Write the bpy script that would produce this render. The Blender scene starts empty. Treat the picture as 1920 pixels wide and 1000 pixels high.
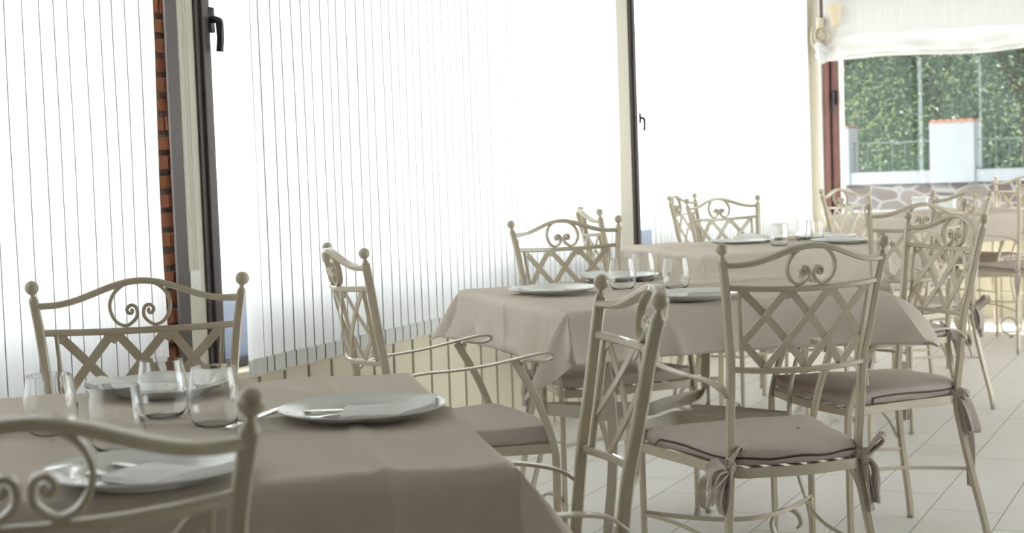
import bpy, bmesh, math, random
from mathutils import Vector, Matrix, noise
R = math.radians
PI = math.pi
C = bpy.context.scene.collection
sc = bpy.context.scene

# ------------------------------------------------------------------ camera
cam_d = bpy.data.cameras.new('camera')
cam = bpy.data.objects.new('camera', cam_d)
C.objects.link(cam)
sc.camera = cam
cam_d.sensor_width = 36
cam_d.lens = 2983 * 36 / 1920
cam_d.clip_start = .05
cam_d.clip_end = 300
yaw, pitch, roll = R(25), R(3.753), R(2.012)
fwd = Vector((-math.sin(yaw) * math.cos(pitch), math.cos(yaw) * math.cos(pitch), -math.sin(pitch)))
rt = Vector((math.cos(yaw), math.sin(yaw), 0))
up = rt.cross(fwd)
rt2 = rt * math.cos(roll) - up * math.sin(roll)
up2 = rt * math.sin(roll) + up * math.cos(roll)
m = Matrix((rt2, up2, -fwd)).transposed().to_4x4()
m.translation = Vector((0, 0, 1.196))
cam.matrix_world = m
cam_d.dof.use_dof = True
cam_d.dof.focus_distance = 3.75
cam_d.dof.aperture_fstop = 7.0

# ------------------------------------------------------------------ light
w = bpy.data.worlds.new('sky')
sc.world = w
w.use_nodes = True
bg = w.node_tree.nodes['Background']
bg.inputs[0].default_value = (.93, .96, 1.0, 1)
bg.inputs[1].default_value = 5.0
sun_d = bpy.data.lights.new('sun', 'SUN')
sun_d.energy = 9
sun_d.angle = R(.6)
sun_d.color = (1, .95, .86)
sun = bpy.data.objects.new('sun', sun_d)
C.objects.link(sun)
sun.location = (1, 20, 20)
sun.rotation_euler = Vector((-.35, -.42, -.84)).to_track_quat('-Z', 'Y').to_euler()
sc.view_settings.view_transform = 'Standard'
sc.view_settings.look = 'None'
sc.view_settings.gamma = 1
sc.view_settings.use_curve_mapping = False
sc.view_settings.exposure = 0.76
cy = sc.cycles
cy.use_denoising = True
cy.max_bounces = 10
cy.diffuse_bounces = 5
cy.glossy_bounces = 4
cy.transmission_bounces = 10
cy.transparent_max_bounces = 16
cy.caustics_reflective = False
cy.caustics_refractive = True
cy.blur_glossy = .6
cy.sample_clamp_indirect = 6


# ------------------------------------------------------------------ materials
def mat(name, col, rough=.5, metal=0, spec=.5, bump=None, vary=None, trans=0, ior=1.45, coat=0):
    m = bpy.data.materials.new(name)
    m.use_nodes = True
    nt = m.node_tree
    b = nt.nodes['Principled BSDF']
    b.inputs['Base Color'].default_value = (*col, 1)
    b.inputs['Roughness'].default_value = rough
    b.inputs['Metallic'].default_value = metal
    b.inputs['Specular IOR Level'].default_value = spec
    b.inputs['Transmission Weight'].default_value = trans
    b.inputs['IOR'].default_value = ior
    b.inputs['Coat Weight'].default_value = coat
    tc = nt.nodes.new('ShaderNodeTexCoord')
    if vary:
        sc_, amt = vary
        n = nt.nodes.new('ShaderNodeTexNoise')
        n.inputs['Scale'].default_value = sc_
        n.inputs['Detail'].default_value = 4
        nt.links.new(tc.outputs['Object'], n.inputs['Vector'])
        mx = nt.nodes.new('ShaderNodeMix')
        mx.data_type = 'RGBA'
        mx.inputs['A'].default_value = (*[c * (1 - amt) for c in col], 1)
        mx.inputs['B'].default_value = (*[min(1, c * (1 + amt)) for c in col], 1)
        nt.links.new(n.outputs['Fac'], mx.inputs['Factor'])
        nt.links.new(mx.outputs['Result'], b.inputs['Base Color'])
    if bump:
        sc_, st, dist = bump
        n = nt.nodes.new('ShaderNodeTexNoise')
        n.inputs['Scale'].default_value = sc_
        n.inputs['Detail'].default_value = 5
        nt.links.new(tc.outputs['Object'], n.inputs['Vector'])
        bp = nt.nodes.new('ShaderNodeBump')
        bp.inputs['Strength'].default_value = st
        bp.inputs['Distance'].default_value = dist
        nt.links.new(n.outputs['Fac'], bp.inputs['Height'])
        nt.links.new(bp.outputs['Normal'], b.inputs['Normal'])
    return m


IRON = mat('cream_painted_iron', (.52, .455, .34), .34, spec=.5, bump=(60, .12, .002), vary=(14, .06), coat=.35)
LINEN = mat('beige_tablecloth_cotton', (.60, .535, .46), .9, spec=.15, bump=(900, .25, .0006), vary=(3, .03))
TAUPE = mat('taupe_cushion_canvas', (.50, .44, .395), .95, spec=.1, bump=(700, .5, .001), vary=(60, .10))
ZIPPER = mat('dark_zipper', (.07, .045, .045), .6)
CAP = mat('worn_foot_cap', (.42, .40, .34), .6)
PORC = mat('white_porcelain', (.78, .79, .77), .12, spec=.5)
NAPK = mat('white_paper_napkin', (.80, .80, .79), .85, spec=.2, bump=(40, .3, .002))
STEEL = mat('polished_steel', (.72, .73, .74), .14, metal=1)
GLASS = mat('clear_glass', (1, 1, 1), 0, trans=1, ior=1.47)
CREAMW = mat('cream_wainscot_paint', (.69, .63, .49), .5, bump=(30, .1, .002), vary=(4, .03))
GROOVE = mat('wainscot_groove', (.30, .26, .19), .8)
PLASTER = mat('ivory_plaster', (.70, .66, .56), .8, bump=(25, .2, .004))
CEILM = mat('ceiling_white', (.64, .63, .61), .9)
TANWALL = mat('tan_wall_paint', (.38, .35, .31), .8, bump=(25, .2, .004))
DARKFR = mat('dark_brown_frame', (.085, .068, .066), .4, bump=(80, .2, .001))
REDFR = mat('reddish_wood_frame', (.20, .095, .08), .45, vary=(12, .15))
BLACK = mat('black_handle_plastic', (.015, .015, .018), .3)
WHITEP = mat('white_pvc', (.80, .80, .78), .45)
TABLEIRON = mat('table_iron', (.52, .48, .39), .45, vary=(14, .06))
TOPBOARD = mat('tabletop_board', (.5, .42, .32), .6)
RENDERW = mat('white_render_plaster', (.40, .42, .45), .85, bump=(12, .3, .01), vary=(5, .04))
PAVE = mat('outdoor_paving', (.46, .45, .43), .85, vary=(2, .15))
TERRA = mat('terracotta_tile', (.45, .22, .15), .8)
RAILG = mat('grey_railing_iron', (.16, .20, .18), .5)
BARK = mat('tree_bark', (.10, .085, .06), .9, bump=(20, .6, .02))
SHADE = mat('lamp_shade_parchment', (.78, .66, .48), .8)
CORDM = mat('white_beaded_cord', (.7, .68, .62), .5)


def leafmat(name, col):
    m = bpy.data.materials.new(name)
    m.use_nodes = True
    nt = m.node_tree
    out = nt.nodes['Material Output']
    b = nt.nodes['Principled BSDF']
    b.inputs['Base Color'].default_value = (*col, 1)
    b.inputs['Roughness'].default_value = .5
    t = nt.nodes.new('ShaderNodeBsdfTranslucent')
    t.inputs[0].default_value = (col[0] * 1.3, col[1] * 1.4, col[2], 1)
    mx = nt.nodes.new('ShaderNodeMixShader')
    mx.inputs[0].default_value = .2
    nt.links.new(b.outputs[0], mx.inputs[1])
    nt.links.new(t.outputs[0], mx.inputs[2])
    nt.links.new(mx.outputs[0], out.inputs[0])
    return m


LEAF = leafmat('tree_leaves', (.075, .135, .090))
LEAFD = leafmat('dark_leaves', (.08, .14, .09))
LEAFY = leafmat('highlight_leaves', (.40, .50, .22))  # paler leaf colour stands in for bright highlights in the crowns


def blindmat(name, pitch_, dark, lw=.034, off=0.0, lines=True, axis='Y', wob=.004):
    """sheer striped linen: lets daylight through, thicker threads every few cm"""
    m = bpy.data.materials.new(name)
    m.use_nodes = True
    nt = m.node_tree
    N, L = nt.nodes, nt.links
    N.remove(N['Principled BSDF'])
    out = N['Material Output']
    tc = N.new('ShaderNodeTexCoord')
    nz = N.new('ShaderNodeTexNoise')
    nz.inputs['Scale'].default_value = 3.5
    nz.inputs['Detail'].default_value = 2
    L.new(tc.outputs['Object'], nz.inputs['Vector'])
    sp = N.new('ShaderNodeSeparateXYZ')
    L.new(tc.outputs['Object'], sp.inputs[0])

    def mth(op, a, b=None, c=None):
        n = N.new('ShaderNodeMath')
        n.operation = op
        for i, v in enumerate((a, b, c)):
            if v is None: continue
            if hasattr(v, 'links'): L.new(v, n.inputs[i])
            else: n.inputs[i].default_value = v
        return n.outputs[0]
    a = mth('MULTIPLY_ADD', nz.outputs['Fac'], wob, sp.outputs[axis])
    a = mth('ADD', a, off)
    # irregular spacing: every other stripe is moved a little
    k = mth('FLOOR', mth('DIVIDE', a, pitch_))
    fr = mth('FRACT', mth('DIVIDE', a, pitch_))
    wn = N.new('ShaderNodeTexWhiteNoise')
    wn.noise_dimensions = '1D'
    L.new(k, wn.inputs['W'])
    cen = mth('MULTIPLY_ADD', wn.outputs['Value'], .3, .35)
    d = mth('ABSOLUTE', mth('SUBTRACT', fr, cen))
    line = mth('LESS_THAN', d, lw)
    if not lines: line = mth('MULTIPLY', line, 0)
    fine = N.new('ShaderNodeTexNoise')
    fine.inputs['Scale'].default_value = 14
    fine.inputs['Detail'].default_value = 6
    mp = N.new('ShaderNodeMapping')
    mp.inputs['Scale'].default_value = (1, 6, .25) if axis == 'Y' else (6, 1, .25)
    L.new(tc.outputs['Object'], mp.inputs[0])
    L.new(mp.outputs[0], fine.inputs['Vector'])
    base = mth('MULTIPLY_ADD', fine.outputs['Fac'], .16, .78)
    val = mth('MULTIPLY', base, mth('MULTIPLY_ADD', line, dark - 1, 1))
    col = N.new('ShaderNodeCombineColor')
    L.new(val, col.inputs[0])
    L.new(val, col.inputs[1])
    L.new(mth('MULTIPLY', val, .99), col.inputs[2])
    tr = N.new('ShaderNodeBsdfTranslucent')
    df = N.new('ShaderNodeBsdfDiffuse')
    L.new(col.outputs[0], tr.inputs[0])
    L.new(col.outputs[0], df.inputs[0])
    mx = N.new('ShaderNodeMixShader')
    mx.inputs[0].default_value = .75
    L.new(tr.outputs[0], mx.inputs[1])
    L.new(df.outputs[0], mx.inputs[2])
    tp = N.new('ShaderNodeBsdfTransparent')
    mx2 = N.new('ShaderNodeMixShader')
    L.new(mth('MULTIPLY_ADD', line, -.03, .03), mx2.inputs[0])
    L.new(mx.outputs[0], mx2.inputs[1])
    L.new(tp.outputs[0], mx2.inputs[2])
    L.new(mx2.outputs[0], out.inputs[0])
    return m


BLIND = blindmat('sheer_striped_blind', .06, .2)
BLINDM = blindmat('sheer_striped_blind_wide', .06, .16, lw=.055)
BLINDF = blindmat('sheer_striped_blind_fine', .06, .45, lw=.06)
BLINDW = blindmat('sheer_white_shade', .05, .9, lines=False, axis='X')


def panemat():
    m = bpy.data.materials.new('window_glass')
    m.use_nodes = True
    nt = m.node_tree
    N, L = nt.nodes, nt.links
    N.remove(N['Principled BSDF'])
    tp = N.new('ShaderNodeBsdfTransparent')
    tp.inputs[0].default_value = (.95, .97, .96, 1)
    gl = N.new('ShaderNodeBsdfGlossy')
    gl.inputs['Roughness'].default_value = .02
    mx = N.new('ShaderNodeMixShader')
    mx.inputs[0].default_value = .045
    L.new(tp.outputs[0], mx.inputs[1])
    L.new(gl.outputs[0], mx.inputs[2])
    L.new(mx.outputs[0], N['Material Output'].inputs[0])
    return m


PANE = panemat()


def floormat():
    m = bpy.data.materials.new('pale_plank_tiles')
    m.use_nodes = True
    nt = m.node_tree
    N, L = nt.nodes, nt.links
    b = N['Principled BSDF']
    tc = N.new('ShaderNodeTexCoord')
    sp = N.new('ShaderNodeSeparateXYZ')
    L.new(tc.outputs['Object'], sp.inputs[0])

    def mth(op, a, b=None, c=None):
        n = N.new('ShaderNodeMath')
        n.operation = op
        for i, v in enumerate((a, b, c)):
            if v is None: continue
            if hasattr(v, 'links'): L.new(v, n.inputs[i])
            else: n.inputs[i].default_value = v
        return n.outputs[0]
    W_, L_ = .2365, .93
    x = mth('DIVIDE', mth('ADD', sp.outputs['X'], .735 + W_ * 40), W_)
    row = mth('FLOOR', x)
    fx = mth('FRACT', x)
    # rows step by a quarter tile
    y = mth('DIVIDE', mth('SUBTRACT', sp.outputs['Y'], 5.295), L_)
    y = mth('ADD', y, mth('MULTIPLY', mth('SUBTRACT', row, 39), .255))
    y = mth('ADD', y, 60)
    fy = mth('FRACT', y)
    ty = mth('FLOOR', y)
    g = .0017
    ex = mth('MINIMUM', fx, mth('SUBTRACT', 1, fx))
    ey = mth('MINIMUM', fy, mth('SUBTRACT', 1, fy))
    gx = mth('LESS_THAN', ex, g / W_)
    gy = mth('LESS_THAN', ey, g / L_)
    gr = mth('MAXIMUM', gx, gy)
    wn = N.new('ShaderNodeTexWhiteNoise')
    cb = N.new('ShaderNodeCombineXYZ')
    L.new(row, cb.inputs[0])
    L.new(ty, cb.inputs[1])
    L.new(cb.outputs[0], wn.inputs['Vector'])
    nz = N.new('ShaderNodeTexNoise')
    nz.inputs['Scale'].default_value = 5
    nz.inputs['Detail'].default_value = 5
    L.new(tc.outputs['Object'], nz.inputs['Vector'])
    v = mth('MULTIPLY_ADD', wn.outputs['Value'], .05, .73)
    v = mth('MULTIPLY_ADD', nz.outputs['Fac'], .06, v)
    cc = N.new('ShaderNodeCombineColor')
    L.new(mth('MULTIPLY', v, 1.0), cc.inputs[0])
    L.new(mth('MULTIPLY', v, .975), cc.inputs[1])
    L.new(mth('MULTIPLY', v, .955), cc.inputs[2])
    mx = N.new('ShaderNodeMix')
    mx.data_type = 'RGBA'
    L.new(gr, mx.inputs['Factor'])
    L.new(cc.outputs[0], mx.inputs['A'])
    mx.inputs['B'].default_value = (.20, .18, .15, 1)
    L.new(mx.outputs['Result'], b.inputs['Base Color'])
    b.inputs['Roughness'].default_value = .34
    b.inputs['Specular IOR Level'].default_value = .5
    bp = N.new('ShaderNodeBump')
    bp.inputs['Strength'].default_value = .4
    bp.inputs['Distance'].default_value = .001
    bp.invert = True
    L.new(gr, bp.inputs['Height'])
    L.new(bp.outputs[0], b.inputs['Normal'])
    return m


def stonemat():
    m = bpy.data.materials.new('rubble_stone')
    m.use_nodes = True
    nt = m.node_tree
    N, L = nt.nodes, nt.links
    b = N['Principled BSDF']
    tc = N.new('ShaderNodeTexCoord')
    mp = N.new('ShaderNodeMapping')
    mp.inputs['Scale'].default_value = (5.2, 5.2, 8.5)
    L.new(tc.outputs['Object'], mp.inputs[0])
    v1 = N.new('ShaderNodeTexVoronoi')
    v1.feature = 'DISTANCE_TO_EDGE'
    v1.inputs['Scale'].default_value = 1
    v2 = N.new('ShaderNodeTexVoronoi')
    v2.inputs['Scale'].default_value = 1
    L.new(mp.outputs[0], v1.inputs['Vector'])
    L.new(mp.outputs[0], v2.inputs['Vector'])
    cr = N.new('ShaderNodeValToRGB')
    cr.color_ramp.elements[0].position = 0
    cr.color_ramp.elements[0].color = (.13, .10, .095, 1)
    cr.color_ramp.elements[1].position = 1
    cr.color_ramp.elements[1].color = (.22, .19, .175, 1)
    sepc = N.new('ShaderNodeSeparateColor')
    L.new(v2.outputs['Color'], sepc.inputs[0])
    L.new(sepc.outputs[0], cr.inputs[0])
    lt = N.new('ShaderNodeMath')
    lt.operation = 'LESS_THAN'
    lt.inputs[1].default_value = .07
    L.new(v1.outputs['Distance'], lt.inputs[0])
    mx = N.new('ShaderNodeMix')
    mx.data_type = 'RGBA'
    L.new(lt.outputs[0], mx.inputs['Factor'])
    L.new(cr.outputs[0], mx.inputs['A'])
    mx.inputs['B'].default_value = (.33, .31, .30, 1)
    L.new(mx.outputs['Result'], b.inputs['Base Color'])
    b.inputs['Roughness'].default_value = .9
    return m


def brickmat(name, c1, c2):
    return mat(name, c1, .9, bump=(90, .8, .004), vary=(25, .25))


BRICK = brickmat('red_brick', (.50, .21, .12), None)
MORTAR = mat('grey_mortar', (.40, .36, .31), .95, bump=(70, 1, .01), vary=(40, .35))
FLOORM = floormat()
STONE = stonemat()

# ------------------------------------------------------------------ mesh helpers


def mesh(name, bm, mt, smooth=True):
    me = bpy.data.meshes.new(name)
    bmesh.ops.recalc_face_normals(bm, faces=bm.faces)
    bm.to_mesh(me)
    bm.free()
    if isinstance(mt, (list, tuple)):
        for x in mt: me.materials.append(x)
    else:
        me.materials.append(mt)
    if smooth:
        for p in me.polygons: p.use_smooth = True
        try:
            me.set_sharp_from_angle(angle=R(38))
        except Exception:
            pass
    return me


def link(name, me, parent=None, loc=None, rotz=None):
    o = bpy.data.objects.new(name, me)
    C.objects.link(o)
    if parent: o.parent = parent
    if loc is not None: o.location = loc
    if rotz is not None: o.rotation_euler = (0, 0, rotz)
    return o


def obj(name, bm, mt, parent=None, loc=None, rotz=None, smooth=True):
    return link(name, mesh(name, bm, mt, smooth), parent, loc, rotz)


def thing(name, label, cat, loc=(0, 0, 0), rotz=0, group=None):
    o = link(name, None, None, loc, rotz)
    tag(o, label, cat, group)
    return o


def tag(o, label, cat, group=None):
    o['label'] = label
    o['category'] = cat
    if group: o['group'] = group
    return o


def struct(o):
    o['kind'] = 'structure'
    return o


def box(bm, x0, x1, y0, y1, z0, z1, bev=0.0, mi=0):
    vs = [bm.verts.new((x, y, z)) for z in (z0, z1) for y in (y0, y1) for x in (x0, x1)]
    q = [(0, 2, 3, 1), (4, 5, 7, 6), (0, 1, 5, 4), (2, 6, 7, 3), (0, 4, 6, 2), (1, 3, 7, 5)]
    fs = [bm.faces.new([vs[i] for i in f]) for f in q]
    for f in fs: f.material_index = mi
    if bev:
        es = list({e for f in fs for e in f.edges})
        r = bmesh.ops.bevel(bm, geom=es, offset=bev, segments=2, affect='EDGES', profile=.5)
        for f in r['faces']: f.material_index = mi
    return bm


def bx(*a, **k):
    return box(bmesh.new(), *a, **k)


def cat_rom(pts, n=6, closed=False):
    P = [Vector(p) for p in pts]
    out = []
    m_ = len(P)
    rng = range(m_) if closed else range(m_ - 1)
    for i in rng:
        if closed:
            p0, p1, p2, p3 = P[i - 1], P[i], P[(i + 1) % m_], P[(i + 2) % m_]
        else:
            p1, p2 = P[i], P[i + 1]
            p0 = P[i - 1] if i else p1 * 2 - p2
            p3 = P[i + 2] if i + 2 < m_ else p2 * 2 - p1
        for k in range(n):
            t = k / n
            out.append(.5 * ((2 * p1) + (p2 - p0) * t + (2 * p0 - 5 * p1 + 4 * p2 - p3) * t * t + (3 * p1 - p0 - 3 * p2 + p3) * t ** 3))
    if not closed: out.append(P[-1])
    return out


def sweep(bm, path, hw, ht, wd, closed=False, bev=.25, taper=None, sec=None):
    """rectangular (slightly rounded) bar along path; hw half width along wd, ht half thickness"""
    n = len(path)
    rings = []
    if sec is None:
        b = min(hw, ht) * bev * 2
        if b > 0:
            sec = [(hw, ht - b), (hw - b, ht), (-hw + b, ht), (-hw, ht - b), (-hw, -ht + b), (-hw + b, -ht), (hw - b, -ht), (hw, -ht + b)]
        else:
            sec = [(hw, ht), (-hw, ht), (-hw, -ht), (hw, -ht)]
    for i in range(n):
        a = path[i - 1] if (i or closed) else path[i]
        c = path[(i + 1) % n] if (i < n - 1 or closed) else path[i]
        T = (c - a).normalized()
        wv = Vector(wd[i]) if isinstance(wd, list) else Vector(wd)
        s = wv - T * wv.dot(T)
        if s.length < 1e-6: s = T.orthogonal()
        s.normalize()
        nn = T.cross(s)
        k = taper(i / (n - 1)) if taper else 1
        rings.append([bm.verts.new(path[i] + s * (u * k) + nn * (v * k)) for u, v in sec])
    m_ = len(sec)
    for i in range(n if closed else n - 1):
        A, B = rings[i], rings[(i + 1) % n]
        for j in range(m_):
            bm.faces.new((A[j], A[(j + 1) % m_], B[(j + 1) % m_], B[j]))
    if not closed:
        bm.faces.new(rings[0][::-1])
        bm.faces.new(rings[-1])
    return bm


def circ(r, n=10):
    return [(r * math.cos(2 * PI * i / n), r * math.sin(2 * PI * i / n)) for i in range(n)]


def tube(bm, path, r, n=10, closed=False, taper=None):
    return sweep(bm, path, r, r, (.13, .37, .91), closed, sec=circ(r, n), taper=taper)


def lathe(bm, prof, n=32, cx=0, cy=0, cz=0, mi=0):
    rings = []
    for r, z in prof:
        if r < 1e-6:
            rings.append([bm.verts.new((cx, cy, cz + z))])
        else:
            rings.append([bm.verts.new((cx + r * math.cos(2 * PI * i / n), cy + r * math.sin(2 * PI * i / n), cz + z)) for i in range(n)])
    for a, b in zip(rings, rings[1:]):
        for i in range(n):
            j = (i + 1) % n
            if len(a) == 1 and len(b) == 1: continue
            if len(a) == 1: f = bm.faces.new((a[0], b[j], b[i]))
            elif len(b) == 1: f = bm.faces.new((a[i], a[j], b[0]))
            else: f = bm.faces.new((a[i], a[j], b[j], b[i]))
            f.material_index = mi
    return bm


def prism(bm, poly3, off):
    """poly3: list of Vectors, off: Vector extrusion"""
    a = [bm.verts.new(p - off * .5) for p in poly3]
    b = [bm.verts.new(p + off * .5) for p in poly3]
    bm.faces.new(a)
    bm.faces.new(b[::-1])
    n = len(a)
    for i in range(n): bm.faces.new((a[i], b[i], b[(i + 1) % n], a[(i + 1) % n]))


# ------------------------------------------------------------------ room shell
X0, X1, Y0, Y1, H = -2.9, 4.6, -3.6, 11.4, 2.95
struct(obj('floor', bx(X0 - .25, X1 + .2, Y0 - .2, Y1 + .3, -.08, 0), FLOORM, smooth=False))
struct(obj('ceiling', bx(X0 - .3, X1 + .2, Y0 - .2, Y1 + .3, H, H + .1), CEILM, smooth=False))
bm = bmesh.new()
box(bm, X1, X1 + .15, Y0 - .15, 4.6, 0, H)
box(bm, X1, X1 + .15, 4.6, 10.9, 2.7, H)
box(bm, X1, X1 + .15, 10.9, Y1 + .15, 0, H)
struct(obj('wall_right', bm, TANWALL, smooth=False))
struct(obj('wall_back', bx(X0 - .25, X1, Y0 - .15, Y0, 0, H), TANWALL, smooth=False))

# window wall on the left: low wall with tongue and groove boards, columns, header
SILL = .56
bm = bmesh.new()
box(bm, X0 - .22, X0 - .012, Y0, 3.762, 0, SILL)
box(bm, X0 - .22, X0 - .012, 3.86, Y1, 0, SILL)
box(bm, X0 - .22, X0, Y0, Y1, 2.5, H)
box(bm, X0 - .22, X0, Y0, -1.2, SILL, 2.5)
box(bm, X0 - .01, X0 + .01, 3.875, 3.985, 0, 2.5)
box(bm, X0 - .22, X0 - .01, 3.965, 3.985, 0, 2.5)
box(bm, X0 - .22, X0 + .012, 7.45, 7.69, 0, 2.5)
box(bm, X0 - .22, X0 + .01, 11.28, 11.4, SILL, 2.5)
struct(obj('wall_left', bm, PLASTER, smooth=False))

wains = struct(obj('trim_1', bx(X0 - .012, X0 - .004, Y0, Y1, 0, SILL - .02), GROOVE, smooth=False))
bm = bmesh.new()
y = 4.263 - .147 * 44
while y < Y1:
    a, b = max(y + .008, Y0), min(y + .139, Y1)
    if b - a > .02 and not (b > 3.71 and a < 3.83):
        box(bm, X0 - .008, X0 + .004, a, b, 0.0, SILL - .02, bev=.003)
    y += .147
boards = struct(obj('trim_2', bm, CREAMW, smooth=False))
struct(obj('trim_3', bx(X0 - .2, X0 + .022, 3.99, 11.4, SILL - .02, SILL + .008, bev=.004), CREAMW, smooth=False))
struct(obj('trim_4', bx(X0 - .2, X0 + .025, Y0, 3.70, SILL - .02, SILL + .012, bev=.004), CREAMW, smooth=False))

# brick pier between the first two windows
pier = struct(obj('trim_5', bx(-3.10, -2.936, 3.77, 3.96, 0, 2.6), MORTAR, smooth=False))
bm = bmesh.new()
rnd = random.Random(4)
z = .004
k = 0
while z < 2.5:
    hh = .040 + rnd.uniform(-.003, .003)
    sp_ = 3.874 if k % 2 else 3.80
    for a, b in ((3.764, sp_ - .005), (sp_ + .005, 3.955)):
        o = rnd.uniform(-.007, .006)
        box(bm, -3.09, -2.922 + o, a, b, z, z + hh, bev=.003)
    z += .0575
    k += 1
obj('trim_6', bm, BRICK, smooth=False)
struct(bpy.data.objects['trim_6'])
# dark strips framing the column
struct(obj('trim_7', bx(-2.878, -2.868, 3.824, 3.878, 0, 2.5, bev=.002), DARKFR, smooth=False))


DIMPANE = bpy.data.materials.new('blind_dimming_pane')  # made-up low pane that cools and dims daylight behind the blind's foot
DIMPANE.use_nodes = True
_n = DIMPANE.node_tree.nodes
_n.remove(_n['Principled BSDF'])
_t = _n.new('ShaderNodeBsdfTranslucent')
_t.inputs[0].default_value = (.15, .20, .30, 1)
_d = _n.new('ShaderNodeBsdfDiffuse')
_d.inputs[0].default_value = (.66, .68, .72, 1)
_m = _n.new('ShaderNodeMixShader')
_m.inputs[0].default_value = .45
DIMPANE.node_tree.links.new(_t.outputs[0], _m.inputs[1])
DIMPANE.node_tree.links.new(_d.outputs[0], _m.inputs[2])
DIMPANE.node_tree.links.new(_m.outputs[0], _n['Material Output'].inputs[0])


def window(n, y0, y1, dl=.07, dr=.03, mull=()):
    """window in the left wall between y0 and y1, its lowest strip frosted"""
    root = link('window_%d' % n, None, None, (X0, (y0 + y1) / 2, SILL))
    root['kind'] = 'structure'
    W2 = (y1 - y0) / 2
    T_ = 2.5 - SILL
    bm = bmesh.new()
    if dl: box(bm, -.075, .02, -W2, -W2 + dl, 0.012, T_, bev=.003)
    if dl: box(bm, -.055, .032, -W2 + dl * .25, -W2 + dl * .7, 0.012, T_, bev=.003)
    box(bm, -.10, -.05, W2 - dr, W2, 0.012, T_, bev=.003)
    box(bm, -.10, -.05, -W2, W2, 0.012, .035, bev=.003)
    box(bm, -.075, .0, -W2, W2, T_ - .07, T_, bev=.003)
    for q in mull:
        yy = q - (y0 + y1) / 2
        box(bm, -.16, -.10, yy - .014, yy + .014, .012, T_, bev=.003)
    obj('frame', bm, DARKFR, root, smooth=False)
    obj('dimming_pane', bx(-.094, -.086, -W2 + dl + (.12 if dl else 0), W2 - dr, .03, .245), DIMPANE, root, smooth=False)
    obj('pane', bx(-.103, -.097, -W2 + dl, W2 - dr, .03, T_ - .06), PANE, root, smooth=False)
    return root


w1 = window(1, -1.2, 3.762, .07, .01)
w2 = window(2, 3.985, 7.45, .075, .03, (6.29,))
w3 = window(3, 7.69, 11.28, .09, .03)
w5 = link('window_5', None, None, (X1 + .08, 7.75, 0))  # unseen glazed doors, added to brighten the far end of the room
w5['kind'] = 'structure'
bm = bmesh.new()
for a in (-3.15, -1.6, -.03, 1.55, 3.09):
    box(bm, -.03, .03, a, a + .06, 0, 2.7, bev=.003)
box(bm, -.03, .03, -3.15, 3.15, 0, .06, bev=.003)
box(bm, -.03, .03, -3.15, 3.15, 2.64, 2.7, bev=.003)
obj('frame', bm, WHITEP, w5, smooth=False)
obj('pane', bx(-.003, .003, -3.12, 3.12, .04, 2.66), PANE, w5, smooth=False)


def handle(parent, y, z, x=.02, s=1.0):
    bm = bmesh.new()
    box(bm, x, x + .012 * s, y - .016 * s, y + .016 * s, z - .035 * s, z + .035 * s, bev=.005)
    path = cat_rom([(x + .01, y, z), (x + .026 * s, y + .001, z), (x + .034 * s, y + .002, z - .012), (x + .034 * s, y + .003, z - .05 * s), (x + .030 * s, y + .003, z - .085 * s)], 5)
    sweep(bm, path, .013 * s, .009 * s, (0, 1, 0), bev=.4)
    h = obj('window_handle', bm, BLACK, parent)
    return h


handle(w2, (4.05 - (3.985 + 7.45) / 2), 1.66 - SILL, .02, 1.15)
handle(w3, (7.775 - (7.69 + 11.28) / 2), 1.40 - SILL, .03, .8)

# end wall with the unshaded window
bm = bmesh.new()
box(bm, X0 - .22, X1 + .15, Y1, Y1 + .2, 0, .70)
box(bm, X0 - .22, X1 + .15, Y1, Y1 + .2, 2.5, H)
box(bm, X0 - .22, -2.80, Y1, Y1 + .2, .70, 2.5)
box(bm, 2.6, X1 + .15, Y1, Y1 + .2, .70, 2.5)
struct(obj('wall_end', bm, PLASTER, smooth=False))
bm = bmesh.new()
xx = X0
while xx < X1:
    box(bm, xx + .006, min(xx + .14, X1), Y1 - .012, Y1, 0, .69, bev=.003)
    xx += .147
struct(obj('trim_8', bm, CREAMW, smooth=False))
struct(obj('trim_9', bx(-2.80, 2.6, Y1 - .05, Y1 + .24, .695, .73, bev=.005), WHITEP, smooth=False))
w4 = link('window_4', None, None, (-.1, Y1 + .08, .73))
w4['kind'] = 'structure'
bm = bmesh.new()
for a, b, d0, d1 in ((-2.70, -2.655, -.08, .04), (-2.645, -2.595, -.05, .05), (-.55, -.45, -.04, .04), (1.3, 1.4, -.04, .04), (2.6, 2.7, -.04, .04)):
    box(bm, a, b, d0, d1, 0, 1.77, bev=.004)
obj('frame', bm, REDFR, w4, smooth=False)
bm = bmesh.new()
box(bm, -2.592, -2.572, -.045, .03, 0, 1.77, bev=.002)
box(bm, -2.58, 2.6, -.03, .03, 0, .03, bev=.002)
box(bm, -2.58, 2.6, -.03, .03, 1.72, 1.77, bev=.002)
obj('white_bead', bm, WHITEP, w4, smooth=False)
obj('pane', bx(-2.58, 2.6, -.003, .003, .02, 1.74), PANE, w4, smooth=False)
bm = bmesh.new()
box(bm, -2.636, -2.606, -.066, -.045, .80, .90, bev=.006)
sweep(bm, cat_rom([(-2.62, -.06, .87), (-2.62, -.10, .87), (-2.622, -.105, .82), (-2.625, -.10, .74)], 5), .011, .009, (1, 0, 0), bev=.4)
obj('window_handle', bm, BLACK, w4)
# white cable trunking and cord in the corner
struct(obj('trim_10', bx(-2.815, -2.805, Y1 - .03, Y1 - .012, .73, 2.4, bev=.002), WHITEP, smooth=False))

# ------------------------------------------------------------------ blinds


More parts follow.
